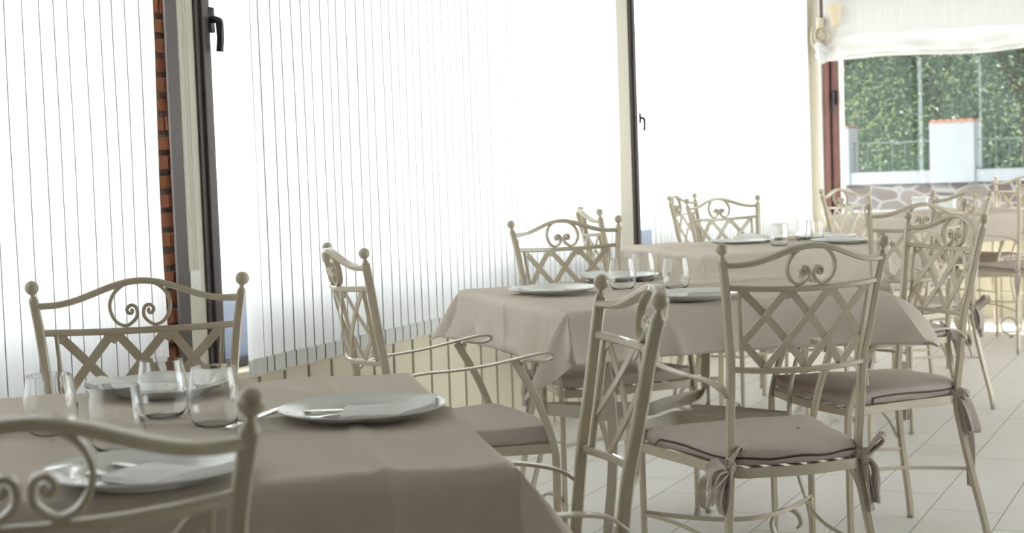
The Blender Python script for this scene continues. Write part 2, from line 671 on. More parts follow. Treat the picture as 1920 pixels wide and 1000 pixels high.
def blind(y0, y1, z0, z1, x, seed, mt, label, wav=.006, side=0.0, ny=None):
    """roman blind hanging in the X = x plane; a hem and slight billows"""
    ny = ny or int((y1 - y0) / .02)
    nz = 46
    bm = bmesh.new()
    V = []
    for j in range(nz + 1):
        z = z0 + (z1 - z0) * j / nz
        row = []
        for i in range(ny + 1):
            t = i / ny
            y = y0 + (y1 - y0) * t
            s = y - y0
            bil = wav * noise.noise(Vector((y * 3.1, z * .9, seed))) + wav * .6 * noise.noise(Vector((y * 11, z * 1.4, seed + 5)))
            edge = 0
            if side and s < side:
                edge = .014 * math.sin(s / side * PI * 3 + .6 * math.sin(z * 2.3)) * (1 - s / side * .5)
            dy = .004 * noise.noise(Vector((y * 4, z * 2.2, seed + 9))) * (1 if 0 < i < ny else 2.2)
            sag = .010 * math.sin(PI * t) * (1 if j == 0 else 0)
            row.append(bm.verts.new((x + bil + edge, y + dy, z - sag * .3)))
        V.append(row)
    for j in range(nz):
        for i in range(ny):
            bm.faces.new((V[j][i], V[j][i + 1], V[j + 1][i + 1], V[j + 1][i]))
    root = thing('window_blind', label, 'blind', (0, 0, 0), 0, 'sheer blinds on the window wall')
    o = obj('fabric', bm, mt, root)
    bm = bmesh.new()
    # bottom hem with a weight bar in it
    path = [Vector((V_.x, V_.y, V_.z)) for V_ in []]
    n = ny // 2
    pth = []
    for i in range(n + 1):
        y = y0 + (y1 - y0) * i / n
        bil = wav * noise.noise(Vector((y * 3.1, z0 * .9, seed))) + wav * .6 * noise.noise(Vector((y * 11, z0 * 1.4, seed + 5)))
        edge = 0
        s = y - y0
        if side and s < side:
            edge = .014 * math.sin(s / side * PI * 3 + .6 * math.sin(z0 * 2.3)) * (1 - s / side * .5)
        pth.append(Vector((x + bil + edge + .002, y, z0 + .026)))
    sweep(bm, pth, .026, .0035, (0, 0, 1), bev=.3)
    obj('hem', bm, mt, root)
    obj('headrail', bx(x - .02, x + .02, y0, y1, z1 - .005, z1 + .04, bev=.004), WHITEP, root, smooth=False)
    return root


blind(-1.1, 3.742, .50, 2.42, -2.855, 1.3, BLIND, 'sheer striped blind at the left edge, left of the brick strip')
blind(4.135, 6.268, .553, 2.42, -2.855, 7.7, BLINDM, 'wide sheer striped blind just right of the brick pier and dark frame', side=.10)
blind(6.272, 7.425, .553, 2.42, -2.850, 3.1, BLINDF, 'narrower sheer striped blind left of the plain ivory column', side=.03)
blind(7.86, 11.23, .60, 2.42, -2.855, 5.9, BLINDF, 'farthest sheer blind on the long window wall, right of the ivory column', wav=.012, side=.12)

# beaded control chain with its holder on the ivory strip
t = thing('blind_chain', 'beaded control chain loop with small clear holder hanging beside the brick strip', 'chain', (X0 + .018, 3.925, .88))
bm = bmesh.new()
for dy in (-.014, .014):
    zz = 0.0
    tube(bm, [Vector((0, dy, z_)) for z_ in (-.0, .5, 1.0, 1.55)], .0016, 6)
    while zz < 1.55:
        bmesh.ops.create_icosphere(bm, subdivisions=1, radius=.0024, matrix=Matrix.Translation((0, dy, zz)))
        zz += .012
tube(bm, cat_rom([(0, -.014, 0), (0, -.009, -.012), (0, 0, -.016), (0, .009, -.012), (0, .014, 0)], 4), .0016, 6)
obj('bead_loop', bm, CORDM, t)
bm = bmesh.new()
box(bm, -.006, .008, -.02, .02, -.045, .025, bev=.005)
obj('holder', bm, WHITEP, t)

# roman shade on the end window, gathered at the bottom
bm = bmesh.new()
nx, nz = 150, 30
V = []
for j in range(nz + 1):
    row = []
    for i in range(nx + 1):
        x = -2.775 + (2.775 + .52) * i / nx
        t_ = j / nz
        lowedge = 1.858 + .010 * math.sin(x * 5.2 + 1) + .016 * math.exp(-((x + 1.15) / .35) ** 2) + (.03 if x > -1 else 0) * min(1, (x + 1) * 2 if x > -1 else 0)
        z = lowedge + (2.44 - lowedge) * t_
        puff = .035 * math.exp(-(t_ / .14) ** 2) * (1 + .5 * noise.noise(Vector((x * 7, t_ * 6, 2))))
        y = Y1 - .045 - puff + .008 * noise.noise(Vector((x * 9, z * 3, 1)))
        if x < -2.62: y -= .02 * abs(math.sin(x * 55)) * math.exp(-(t_ / .2) ** 2)
        row.append(bm.verts.new((x, y, z)))
    V.append(row)
for j in range(nz):
    for i in range(nx): bm.faces.new((V[j][i], V[j][i + 1], V[j + 1][i + 1], V[j + 1][i]))
t = thing('roman_shade', 'white roman shade drawn halfway up on the far end window', 'blind')
obj('fabric', bm, BLINDW, t)
bm = bmesh.new()
pth = [Vector((-2.775 + 3.295 * i / 60, Y1 - .075 + .006 * math.sin(i * 1.3), 1.858 + .010 * math.sin((-2.775 + 3.295 * i / 60) * 5.2 + 1) + .016 * math.exp(-(((-2.775 + 3.295 * i / 60) + 1.15) / .35) ** 2) + (min(.03, max(0, (-2.775 + 3.295 * i / 60 + 1) * .06))))) for i in range(61)]
sweep(bm, pth, .018, .012, (0, 0, 1), bev=.4)
obj('gathered_hem', bm, BLINDW, t)
bm = bmesh.new()
for k in range(9):
    a = k * .7
    lathe(bm, [(0, -.03), (.028, -.02), (.035, 0), (.025, .025), (0, .03)], 10, -2.77 + .02 * math.sin(a * 2), Y1 - .10 - .015 * math.cos(a), 1.845 + k * .012)
obj('ruffle', bm, BLINDW, t)

# ------------------------------------------------------------------ chairs
ZL, ZU, ZT = .694, .89, .98


def lean(z):
    return -.178 * (z - ZL) if z > ZL else .027 * (ZL - z) / (ZL - .446)


def hw(z):
    if z <= ZL: return .167 + (.170 - .167) * (z - .446) / (ZL - .446)
    if z <= ZU: return .170 + (.193 - .170) * (z - ZL) / (ZU - ZL)
    return .193 + (.207 - .193) * (z - ZU) / (ZT - ZU)


BOW = .045


def bk(x, z, off=0.0):
    h = hw(z)
    return Vector((x, lean(z) - BOW * max(0, 1 - (x / h) ** 2) + off, z))


def build_post(s):
    bm = bmesh.new()
    pts = [(s * .216, -.045, .004), (s * .209, -.034, .08), (s * .192, -.006, .22), (s * .175, .018, .36), (s * .167, .027, .446), (s * .1685, .014, .57),
           (s * .170, .0, ZL), (s * .181, -.0175, .79), (s * .193, -.035, ZU), (s * .2035, -.0476, .953)]
    sweep(bm, cat_rom(pts, 4), .0090, .0100, (1, 0, 0), bev=.16)
    return bm


def build_finial(s):
    bm = bmesh.new()
    top = Vector((s * .2035, -.0476, .953))
    ax = Vector((s * .1, -.13, 1)).normalized()
    prof = [(0, -.002), (.0092, -.002), (.0096, .002), (.0080, .0055), (.0056, .0085), (.0048, .0115), (.0052, .0135)]
    r = .0142
    for i in range(1, 14):
        a = -PI / 2 + .42 + (PI - .42) * i / 13
        prof.append((r * math.cos(a), .0275 + r * math.sin(a)))
    prof[-1] = (0, .0275 + r)
    lathe(bm, prof, 18)
    bmesh.ops.transform(bm, matrix=Matrix.Translation(top) @ ax.to_track_quat('Z', 'Y').to_matrix().to_4x4(), verts=bm.verts)
    return bm


def build_footcap(x, y):
    bm = bmesh.new()
    lathe(bm, [(0, 0), (.0125, 0), (.0135, .004), (.012, .009), (.0105, .016), (.0112, .021), (.0095, .026), (0, .027)], 14, x, y, 0)
    return bm


def build_top_rail():
    bm = bmesh.new()
    n = 40
    p = []
    for i in range(n + 1):
        u = -1 + 2 * i / n
        z = .942 + (.040 * (.5 + .5 * math.cos(PI * u / .86)) if abs(u) < .86 else 0)
        x = u * .2005
        p.append(Vector((x, lean(z) - BOW * (1 - u * u), z)))
    sweep(bm, p, .0100, .0064, (0, 1, .12), bev=.22)
    return bm


def build_bar(z, sag):
    bm = bmesh.new()
    n = 24
    h = hw(z)
    p = [Vector((u * h, lean(z) - BOW * (1 - u * u), z - sag * (1 - u * u))) for u in [-1 + 2 * i / n for i in range(n + 1)]]
    sweep(bm, p, .0070, .0068, (0, 1, .1), bev=.22)
    return bm


def build_spindle(s):
    bm = bmesh.new()
    a, b = ZL + .004, ZU - .004
    p = []
    for i in range(7):
        z = a + (b - a) * i / 6
        x = s * (hw(z) - .024 - .005 * (z - ZL) / (ZU - ZL))
        p.append(bk(x, z - .002))
    sweep(bm, p, .004, .0055, (1, 0, 0), bev=.2)
    return bm


def build_scroll():
    bm = bmesh.new()
    zb = ZU + .001
    half = [(0, .0895), (.018, .0885), (.036, .0815), (.052, .066), (.0595, .047), (.0575, .028), (.047, .0095), (.031, .0015), (.019, .006), (.0085, .0165), (.0060, .028), (.0095, .0390), (.0190, .0420), (.0262, .0355), (.0240, .0270), (.0178, .0260), (.0160, .0315), (.0195, .0335)]
    full = [(-x, z) for x, z in half[:0:-1]] + half
    P = cat_rom([bk(x, zb + z) for x, z in full], 5)
    n = len(P)
    sweep(bm, P, .0075, .0033, (0, 1, .12), bev=.2)
    return bm


def build_lattice():
    bm = bmesh.new()
    za, zb = ZU - .006, ZL + .002
    hh = (za - zb) / 3

    def X(k, z):   # k in 0..6 half periods
        t_ = (z - ZL) / (ZU - ZL)
        w_ = hw(z) - .027 - .005 * t_
        return -w_ + 2 * w_ * k / 6

    def strip(k0, j0, dk):
        # from row j0 (0 top .. 3 bottom) at column k0 moving dk per row
        k, j = k0, j0
        pts = []
        while 0 <= k <= 6 and j <= 3:
            pts.append((k, j))
            k += dk
            j += 1
        if len(pts) < 2: return
        P = []
        for (ka, ja), (kb, jb) in zip(pts, pts[1:]):
            for q in range(4):
                f = q / 4
                z = za - hh * (ja + (jb - ja) * f)
                P.append(bk(X(ka + (kb - ka) * f, z), z, .0025 * dk * .5))
        z = za - hh * pts[-1][1]
        P.append(bk(X(pts[-1][0], z), z, .0025 * dk * .5))
        wd = []
        for i in range(len(P)):
            T = (P[min(i + 1, len(P) - 1)] - P[max(i - 1, 0)]).normalized()
            wd.append(T.cross(Vector((0, 1, .178))))
        sweep(bm, P, .0090, .0019, wd, bev=.12)
    for k in (0, 2, 4, 6):
        strip(k, 0, 1)
        strip(k, 0, -1)
    strip(0, 2, 1)
    strip(6, 2, -1)
    # gusset plates under the upper bar
    for k in (0, 2, 4, 6):
        x = X(k, za)
        z1 = ZU - .003 - (.008 * (1 - (x / .193) ** 2))
        L_ = .023 if k > 0 else .004
        R_ = .023 if k < 6 else .004
        l2 = .012 if k > 0 else .004
        r2 = .012 if k < 6 else .004
        poly = [bk(x - L_, z1), bk(x + R_, z1), bk(x + r2, z1 - .013), bk(x + .0, z1 - .022), bk(x - l2, z1 - .013)]
        prism(bm, poly, Vector((0, .005, 0)))
    return bm


def outline(back=.0, front=.0, inset=0.0):
    pts = [(-.167 + inset, .027 + inset), (-.09, -.008 + inset), (0, -.02 + inset), (.09, -.008 + inset), (.167 - inset, .027 + inset),
           (.203 - inset, .22), (.236 - inset, .40), (.228 - inset, .428 - inset), (.12, .446 - inset), (0, .452 - inset), (-.12, .446 - inset), (-.228 + inset, .428 - inset), (-.236 + inset, .40), (-.203 + inset, .22)]
    return pts


def build_seat_frame():
    bm = bmesh.new()
    P = cat_rom([(x, y, .446) for x, y in outline()], 4, closed=True)
    sweep(bm, P, .0125, .0028, (0, 0, 1), closed=True, bev=.2)
    return bm


def build_slats():
    bm = bmesh.new()
    for i in range(7):
        x = -.15 + .05 * i
        y0 = -.016 + .045 * (x / .167) ** 2
        sweep(bm, [Vector((x * .95, y0, .453)), Vector((x * 1.1, .2, .450)), Vector((x * 1.25, .444, .453))], .012, .0018, (1, 0, 0), bev=.1)
    return bm


def build_arm(s):
    bm = bmesh.new()
    P = cat_rom([(s * .176, .006, .630), (s * .186, .028, .648), (s * .196, .055, .6585), (s * .212, .10, .6655), (s * .228, .16, .6685), (s * .242, .24, .6755), (s * .250, .32, .688), (s * .253, .375, .697),
                 (s * .254, .415, .6995), (s * .254, .430, .694), (s * .254, .424, .684), (s * .254, .40, .6785), (s * .253, .37, .6815), (s * .252, .352, .684), (s * .252, .343, .680), (s * .252, .346, .674), (s * .252, .353, .676)], 5)
    sweep(bm, P, .0115, .0028, (1, 0, 0), bev=.2)
    return bm


def build_front_leg(s):
    bm = bmesh.new()
    P = cat_rom([(s * .251, .325, .684), (s * .250, .338, .660), (s * .247, .372, .60), (s * .243, .405, .525), (s * .240, .4275, .455), (s * .2395, .4335, .40), (s * .2395, .432, .25), (s * .2395, .430, .005)], 4)
    sweep(bm, P, .0070, .0098, (1, 0, 0), bev=.2)
    return bm


def build_side_stretcher(s):
    bm = bmesh.new()
    tube(bm, cat_rom([(s * .190, -.003, .235), (s * .172, .08, .242), (s * .165, .2, .252), (s * .190, .33, .262), (s * .2395, .431, .27)], 6), .0052, 8)
    return bm


def build_front_stretcher():
    bm = bmesh.new()
    sweep(bm, cat_rom([(-.2395, .431, .275), (-.17, .37, .27), (-.08, .315, .265), (0, .295, .264), (.08, .315, .265), (.17, .37, .27), (.2395, .431, .275)], 6), .006, .003, (0, 0, 1))
    return bm


def build_brace(s):
    bm = bmesh.new()
    sweep(bm, cat_rom([(s * .207, .205, .436), (s * .205, .16, .425), (s * .199, .095, .385), (s * .193, .045, .33), (s * .1895, .015, .27)], 6), .008, .0022, (1, 0, 0))
    return bm


def build_cushion(seed, plump):
    bm = bmesh.new()
    base = cat_rom([(x, y, 0) for x, y in outline(inset=.004)], 5, closed=True)
    cx, cy_ = 0, .225
    prof = [(.90, .000), (.975, .003), (1.0, .012), (1.004, .020), (1.0, .028), (.985, .0345), (.95, .039), (.86, .0425), (.68, .045), (.45, .0465), (.22, .047)]
    if plump > 1.05: prof = [(.92, .0), (.985, .001), (1.0, .006), (1.004, .018), (1.003, .030), (.998, .0375), (.985, .0405), (.96, .0415), (.80, .042), (.45, .0425), (.22, .043)]
    rings = []
    for s_, z in prof:
        row = []
        for p in base:
            x, y = cx + (p.x - cx) * s_, cy_ + (p.y - cy_) * s_
            d = noise.noise(Vector((x * 9, y * 9, seed))) * .004 + noise.noise(Vector((x * 28, y * 28, seed + 3))) * .0012
            zz = z * plump + (d if z > .03 else d * .3)
            if s_ > .94:
                e = 1 + .012 * noise.noise(Vector((x * 30, y * 30, z * 60 + seed)))
                x, y = cx + (x - cx) * e, cy_ + (y - cy_) * e
            row.append(bm.verts.new((x, y, .4595 + zz)))
        rings.append(row)
    n = len(base)
    for a, b in zip(rings, rings[1:]):
        for i in range(n): bm.faces.new((a[i], a[(i + 1) % n], b[(i + 1) % n], b[i]))
    bm.faces.new(rings[0][::-1])
    c = bm.verts.new((cx, cy_, .4595 + .047 * plump))
    for i in range(n): bm.faces.new((rings[-1][i], rings[-1][(i + 1) % n], c))
    return bm


def build_zipper(plump):
    bm = bmesh.new()
    base = cat_rom([(x, y, 0) for x, y in outline(inset=.004)], 5, closed=True)
    n = len(base)
    idx = [(i) % n for i in range(-8, 26)]
    P = []
    for q, i in enumerate(idx):
        p = base[i]
        s_ = 1.005
        P.append(Vector((p.x * s_, .225 + (p.y - .225) * s_, .4595 + .019 * plump + .0025 * math.sin(q * .8))))
    sweep(bm, P, .0028, .0020, (0, 0, 1), bev=.3)
    # puller
    a = P[0]
    sweep(bm, [a, a + Vector((-.006, .006, -.006)), a + Vector((-.012, .010, -.016))], .003, .001, (0, 1, 0), bev=.2)
    return bm


def piping(plump):
    bm = bmesh.new()
    base = cat_rom([(x, y, 0) for x, y in outline(inset=.004)], 5, closed=True)
    P = [Vector((p.x * 1.002, .225 + (p.y - .225) * 1.002, .4595 + .0205 * plump)) for p in base[26:-8]]
    tube(bm, P, .0013, 6)
    return bm


def build_tie(s, style):
    """fabric ribbons knotted round the rear post; s = side"""
    bm = bmesh.new()
    rnd = random.Random(11 + style * 7 + (s > 0) * 3)
    px, py, pz = s * .167, .027, .468
    K = Vector((px + s * .012, py - .014, pz - .008))
    G_ = (1.15, 1.35, 1.25)[style]
    # wrap around the post
    ring = [Vector((px + .0135 * math.cos(a), py + .0155 * math.sin(a), pz - .004 + .005 * math.sin(a * 2))) for a in [2 * PI * i / 12 for i in range(12)]]
    sweep(bm, cat_rom(ring, 2, closed=True), .011, .003, (0, 0, 1), closed=True, bev=.3)

    def rib(pts, w=.011, wd=(0, 1, .2), tw=0.0):
        P = cat_rom([K + Vector((s * x, y, z)) * G_ for x, y, z in pts], 6)
        w *= .5 + .5 * G_
        n = len(P)
        W = []
        for i in range(n):
            q = tw * i / n
            v = Vector(wd)
            W.append(Vector((v.x * math.cos(q) + .5 * math.sin(q), v.y * math.cos(q) - .6 * math.sin(q) + .2, v.z + .3 * math.sin(q))))
        w *= 1.22
        sec = [(w, .0022), (w * .4, .0056), (-w * .3, .0030), (-w, .0040), (-w, -.0010), (-w * .3, -.0024), (w * .4, .0004), (w, -.0024)]
        sweep(bm, P, w, .002, W, sec=sec)
    # to the cushion corner
    rib([(0, 0, .0), (-.012, .016, .006), (-.024, .028, .012)])
    # knot
    for q in range(3):
        a = q * 2.1
        ks = [K + Vector((s * .008 * math.cos(a + b), .010 * math.sin(a + b) - .003, .010 * math.sin(b * 1.5 + q))) for b in (0, 1, 2, 3, 4, 5)]
        sweep(bm, cat_rom(ks, 4), .0095, .0055, (.3 * q, .4, 1), bev=.4)
    if style == 0:
        rib([(0, 0, 0), (.018, -.016, .018), (.030, -.03, .036), (.022, -.026, .046), (.006, -.012, .022), (0, 0, 0)], .010, (.5, .5, .3))
        rib([(0, 0, 0), (.014, -.010, -.02), (.018, -.013, -.055), (.012, -.010, -.082), (.004, -.006, -.05), (0, 0, -.01)], .010)
        rib([(0, 0, 0), (-.006, -.01, -.03), (.0, -.012, -.07), (.006, -.013, -.115)], .0095, tw=1)
        rib([(0, 0, 0), (.012, -.018, -.025), (.010, -.02, -.06), (.014, -.018, -.098)], .009, tw=-1.2)
    elif style == 1:
        rib([(0, 0, 0), (.020, -.01, .012), (.040, -.018, .004), (.044, -.02, -.02), (.030, -.014, -.018), (0, 0, 0)], .012, (.2, .8, .5))
        rib([(0, 0, 0), (.006, -.012, -.025), (.012, -.016, -.06), (.020, -.016, -.074), (.024, -.014, -.045), (.006, 0, -.01)], .012)
        rib([(0, 0, 0), (.026, -.014, -.004), (.040, -.02, -.03), (.050, -.022, -.062)], .010, tw=.8)
        rib([(0, 0, 0), (-.010, .0, .02), (-.022, .008, .034), (-.030, .014, .03)], .010)
    else:
        rib([(-.006, .006, .008), (.008, -.006, -.02), (.020, -.014, -.055), (.026, -.018, -.086), (.014, -.012, -.084), (.004, -.004, -.04), (-.004, 0, 0)], .012)
        rib([(0, 0, 0), (.004, -.010, -.06), (.008, -.014, -.12), (.004, -.016, -.175), (-.002, -.018, -.225)], .009, tw=1.2)
    return bm


_cache = {}


def cached(key, fn, mt, smooth=True):
    if key not in _cache: _cache[key] = mesh(key, fn(), mt, smooth)
    return _cache[key]


def make_chair(x, y, deg, label, group, ties=(0, 1), cush=0, plump=1.0):
    root = thing('iron_armchair', label, 'chair', (x, y, 0), R(deg - 90), group)
    for s in (-1, 1):
        post = link('rear_leg', cached('rear_leg%d' % s, lambda: build_post(s), IRON), root)
        link('ball_finial', cached('ball_finial%d' % s, lambda: build_finial(s), IRON), post)
        link('foot_cap', cached('foot_cap_r%d' % s, lambda: build_footcap(s * .216, -.045), CAP), post)
        fl = link('front_leg', cached('front_leg%d' % s, lambda: build_front_leg(s), IRON), root)
        link('foot_cap', cached('foot_cap_f%d' % s, lambda: build_footcap(s * .2395, .430), CAP), fl)
        link('armrest', cached('armrest%d' % s, lambda: build_arm(s), IRON), root)
        link('back_spindle', cached('spindle%d' % s, lambda: build_spindle(s), IRON), root)
        link('side_stretcher', cached('side_stretcher%d' % s, lambda: build_side_stretcher(s), IRON), root)
    link('brace', cached('brace1', lambda: build_brace(1), IRON), root)
    link('top_rail', cached('top_rail', build_top_rail, IRON), root)
    link('crossbar', cached('upper_bar', lambda: build_bar(ZU, .008), IRON), root)
    link('crossbar', cached('lower_bar', lambda: build_bar(ZL, .005), IRON), root)
    link('back_scroll', cached('back_scroll', build_scroll, IRON), root)
    link('lattice', cached('lattice', build_lattice, IRON), root)
    link('seat_frame', cached('seat_frame', build_seat_frame, IRON), root)
    link('seat_slats', cached('seat_slats', build_slats, IRON), root)
    link('front_stretcher', cached('front_stretcher', build_front_stretcher, IRON), root)
    cu = link('seat_cushion', cached('cushion%d_%.2f' % (cush, plump), lambda: build_cushion(cush * 3.7 + 1, plump), TAUPE), root)
    z_ = link('zipper', cached('zipper%.2f' % plump, lambda: build_zipper(plump), ZIPPER), cu)
    z_['label'] = 'dark zipper'
    link('piping', cached('piping%.2f' % plump, lambda: piping(plump), TAUPE), cu)
    for s, st in zip((-1, 1), ties):
        link('tie', cached('tie%d_%d' % (s, st), lambda: build_tie(s, st), TAUPE), cu)
    return root


G1, G2, G3, G4 = 'armchairs around the nearest table', 'armchairs around the middle table', 'armchairs around the third table', 'armchairs at the far end of the room'
chA = make_chair(-1.042, 1.145, 129.4, 'blurred cream iron armchair in the left foreground, seen from behind', G1)
chB = make_chair(-2.000, 2.530, -55.3, 'cream iron armchair behind the nearest glasses, in front of the brick strip', G1)
chC = make_chair(-2.130, 3.644, 44.4, 'cream iron armchair seen sideways before the wide blind, left of the middle table', G2, (0, 0), 1, 1.1)
chD = make_chair(-.965, 2.396, 214.0, 'cream iron armchair seen nearly edgewise, at the right end of nearest table', G1)
chE = make_chair(-2.154, 5.121, -43.8, 'cream iron armchair facing us across the middle table, left of the glasses', G2, (1, 0), 2)
chF = make_chair(-.976, 3.670, 130.4, 'cream iron armchair with its back to us, at the middle table, cushion bows', G2, (1, 0), 3)
chG = make_chair(-.894, 4.965, 222.5, 'cream iron armchair with long hanging cushion ribbon, right end of middle table', G2, (2, 0), 4)
bm = bmesh.new()
bmesh.ops.create_uvsphere(bm, u_segments=10, v_segments=6, radius=.0042, matrix=Matrix.Translation((.088, .189, .5065)) @ Matrix.Diagonal((1, 1, .35, 1)))
hole = obj('burn_mark', bm, ZIPPER, [c_ for c_ in chF.children if c_.name.startswith('seat_cushion')][0])
hole['label'] = 'small dark mark'
chK = make_chair(-2.284, 7.39, -38.7, 'cream iron armchair facing us behind the third table, before the far blind', G3)
chE2 = make_chair(-2.482, 6.234, 33.3, 'cream iron armchair half hidden behind another chair back, left of ivory column', G3)
chH = make_chair(-1.191, 6.201, 131.1, 'cream iron armchair with its back to us at the third table', G3, (1, 1), 1)
chM = make_chair(-1.256, 7.526, 227, 'cream iron armchair at the right end of the third table, dark knotted ties', G3, (0, 0), 2)
chK2 = make_chair(-2.697, 8.067, 0, 'cream iron armchair seen edge-on against the far blind, facing right', G4)
chJ = make_chair(-1.981, 8.695, -25.1, 'cream iron armchair in front of the reddish wood window frame', G4)
chP = make_chair(-1.075, 9.576, 130.3, 'cream iron armchair cut by the right edge, standing on the brightest floor', G4, (0, 1), 3)
chN = make_chair(-1.40, 10.78, 235, 'sunlit iron armchair by the end window at the top right', G4)

# ------------------------------------------------------------------ tables and cloths


def cloth(size, drop, seed, top, flare=(38, 38, 38, 38), crease=True, drops=None, creases=((.34,), (0.0,)), curl=(0, 0, 0, 0), endflare=(0, 0, 0, 0), skew=(.5, .5, .5, .5), long=(1.1, 1.1, 1.1, 1.1)):
    """square cloth: flat top, hanging sides and a flared cone at each corner. local origin = table centre"""
    bm = bmesh.new()
    h = size / 2
    rad = .014
    d4 = drops or (drop, drop, drop, drop)     # +x, +y, -x, -y
    N = 110
    M = 16
    CX, CY = creases

    def topz(x, y):
        z = top + .0022 + .0016 * noise.noise(Vector((x * 5, y * 5, seed)))
        if crease:
            for c in [x - q_ for q_ in CX] + [y - q_ for q_ in CY]:
                z += .0040 * math.exp(-(c / .009) ** 2) + .0050 * math.exp(-abs(c) / .07)
            rdg = 1 - abs(noise.noise(Vector((x * 2.2 + y * 1.2, y * 3.4 - x * 1.1, seed + 8)))) * 2
            z += .0085 * max(0, rdg) ** 3 * (.4 + abs(noise.noise(Vector((x * 1.7, y * 1.7, seed)))))
        return z
    # coordinates along one axis
    inner = [-h + size * i / N for i in range(N + 1)]
    grid = {}
    for i, x in enumerate(inner):
        for j, y in enumerate(inner):
            # soften towards the edge
            e = min(h - abs(x), h - abs(y))
            z = topz(x, y) - (.004 * (1 - e / .012) ** 2 if e < .012 else 0)
            grid[(i, j)] = bm.verts.new((x, y, z))
    for i in range(N):
        for j in range(N):
            bm.faces.new((grid[i, j], grid[i + 1, j], grid[i + 1, j + 1], grid[i, j + 1]))
    sides = [(Vector((1, 0, 0)), Vector((0, 1, 0)), 0), (Vector((0, 1, 0)), Vector((-1, 0, 0)), 1), (Vector((-1, 0, 0)), Vector((0, -1, 0)), 2), (Vector((0, -1, 0)), Vector((1, 0, 0)), 3)]
    cols = {}
    for n_, t_, q in sides:
        prev = None
        for i in range(N + 1):
            s = -h + size * i / N
            p0 = n_ * h + t_ * s
            gi = round((p0.x + h) / size * N)
            gj = round((p0.y + h) / size * N)
            col = [grid[gi, gj]]
            e = (h - abs(s)) / h
            L_ = d4[q]
            for k in range(1, M + 1):
                a = k / M * L_
                wav = .010 * noise.noise(Vector((s * 4.5 + q * 9, a * 3, seed))) + .006 * noise.noise(Vector((s * 11, a * 5, seed + q)))
                flarec = .25 * math.exp(-e / .16)     # flare out close to the corners
                out = rad * min(1, a / .02) ** .5 * .6 + (wav + flarec * .22 * a / .2 + .004) * (a / L_)
                if crease:
                    tc_ = t_ * s
                    cc_ = tc_.x if abs(t_.x) > .5 else tc_.y
                    for q_ in (CX if abs(t_.x) > .5 else CY): out += .0050 * math.exp(-((cc_ - q_) / .009) ** 2) + .006 * math.exp(-abs(cc_ - q_) / .08)
                rdg = 1 - abs(noise.noise(Vector((s * 5 + a * 3, a * 5 - s * 1.5, seed + q * 5)))) * 2
                out += .012 * max(0, rdg) ** 3 * (a / L_)
                if endflare[q]:
                    dd = h - s if endflare[q] > 0 else h + s
                    out += abs(endflare[q]) * math.exp(-dd / .2) * (a / L_) ** .6
                z = top - a * (1 - .04 * flarec) + (0 if a > .02 else .001)
                v = n_ * (h + out) + t_ * s
                col.append(bm.verts.new((v.x, v.y, z)))
            if prev:
                for k in range(M): bm.faces.new((prev[k], col[k], col[k + 1], prev[k + 1]))
            prev = col
            if i == 0: cols[(q, 0)] = col
            if i == N: cols[(q, 1)] = col
    # corners: between side q end and side q+1 start
    for q in range(4):
        A = cols[(q, 1)]
        B = cols[((q + 1) % 4, 0)]
        n1, n2 = sides[q][0], sides[(q + 1) % 4][0]
        cpos = (n1 + n2) * h
        tip = R(flare[q])
        K = 12
        da, db = d4[q], d4[(q + 1) % 4]
        rows = [A]
        for k in range(1, K):
            f = k / K
            fs = skew[q]
            az = (f / .5 * fs if f < .5 else fs + (f - .5) / .5 * (1 - fs)) * PI / 2
            hd = (n1 * math.cos(az) + n2 * math.sin(az)).normalized()
            tt = math.sin(f * PI)
            tl = tip * (tt ** .8)
            # distance to the hem of the square cloth corner in this direction
            fa = f * PI / 2
            r = 1 / max(math.cos(fa) / da, math.sin(fa) / db) * (1 + (long[q] - 1) * math.sin(f * PI) ** 2)
            col = [A[0]]
            for m2 in range(1, M + 1):
                a = m2 / M
                basep = Vector(A[m2].co) * (1 - f) + Vector(B[m2].co) * f
                so = sd = 0
                for w_ in range(10):
                    tq = tl * (1 + curl[q] * (.5 - (w_ + .5) / 10 * a))
                    so += math.sin(tq) / 10
                    sd += math.cos(tq) / 10
                cone = cpos + Vector((0, 0, top)) + (hd * so - Vector((0, 0, sd))) * (a * r) + hd * (.008 * min(1, a * 4))
                wgt = min(1, 2.2 * min(f, 1 - f) + .15)
                v = basep.lerp(cone, wgt)
                v += hd * .004 * noise.noise(Vector((f * 6, a * 3, seed + q)))
                col.append(bm.verts.new(v))
            rows.append(col)
        rows.append(B)
        for c0, c1 in zip(rows, rows[1:]):
            for m2 in range(M):
                a, b, c_, d_ = c0[m2], c1[m2], c1[m2 + 1], c0[m2 + 1]
                if a is b: bm.faces.new((a, c_, d_))
                else: bm.faces.new((a, b, c_, d_))
    bmesh.ops.remove_doubles(bm, verts=bm.verts, dist=1e-6)
    return bm


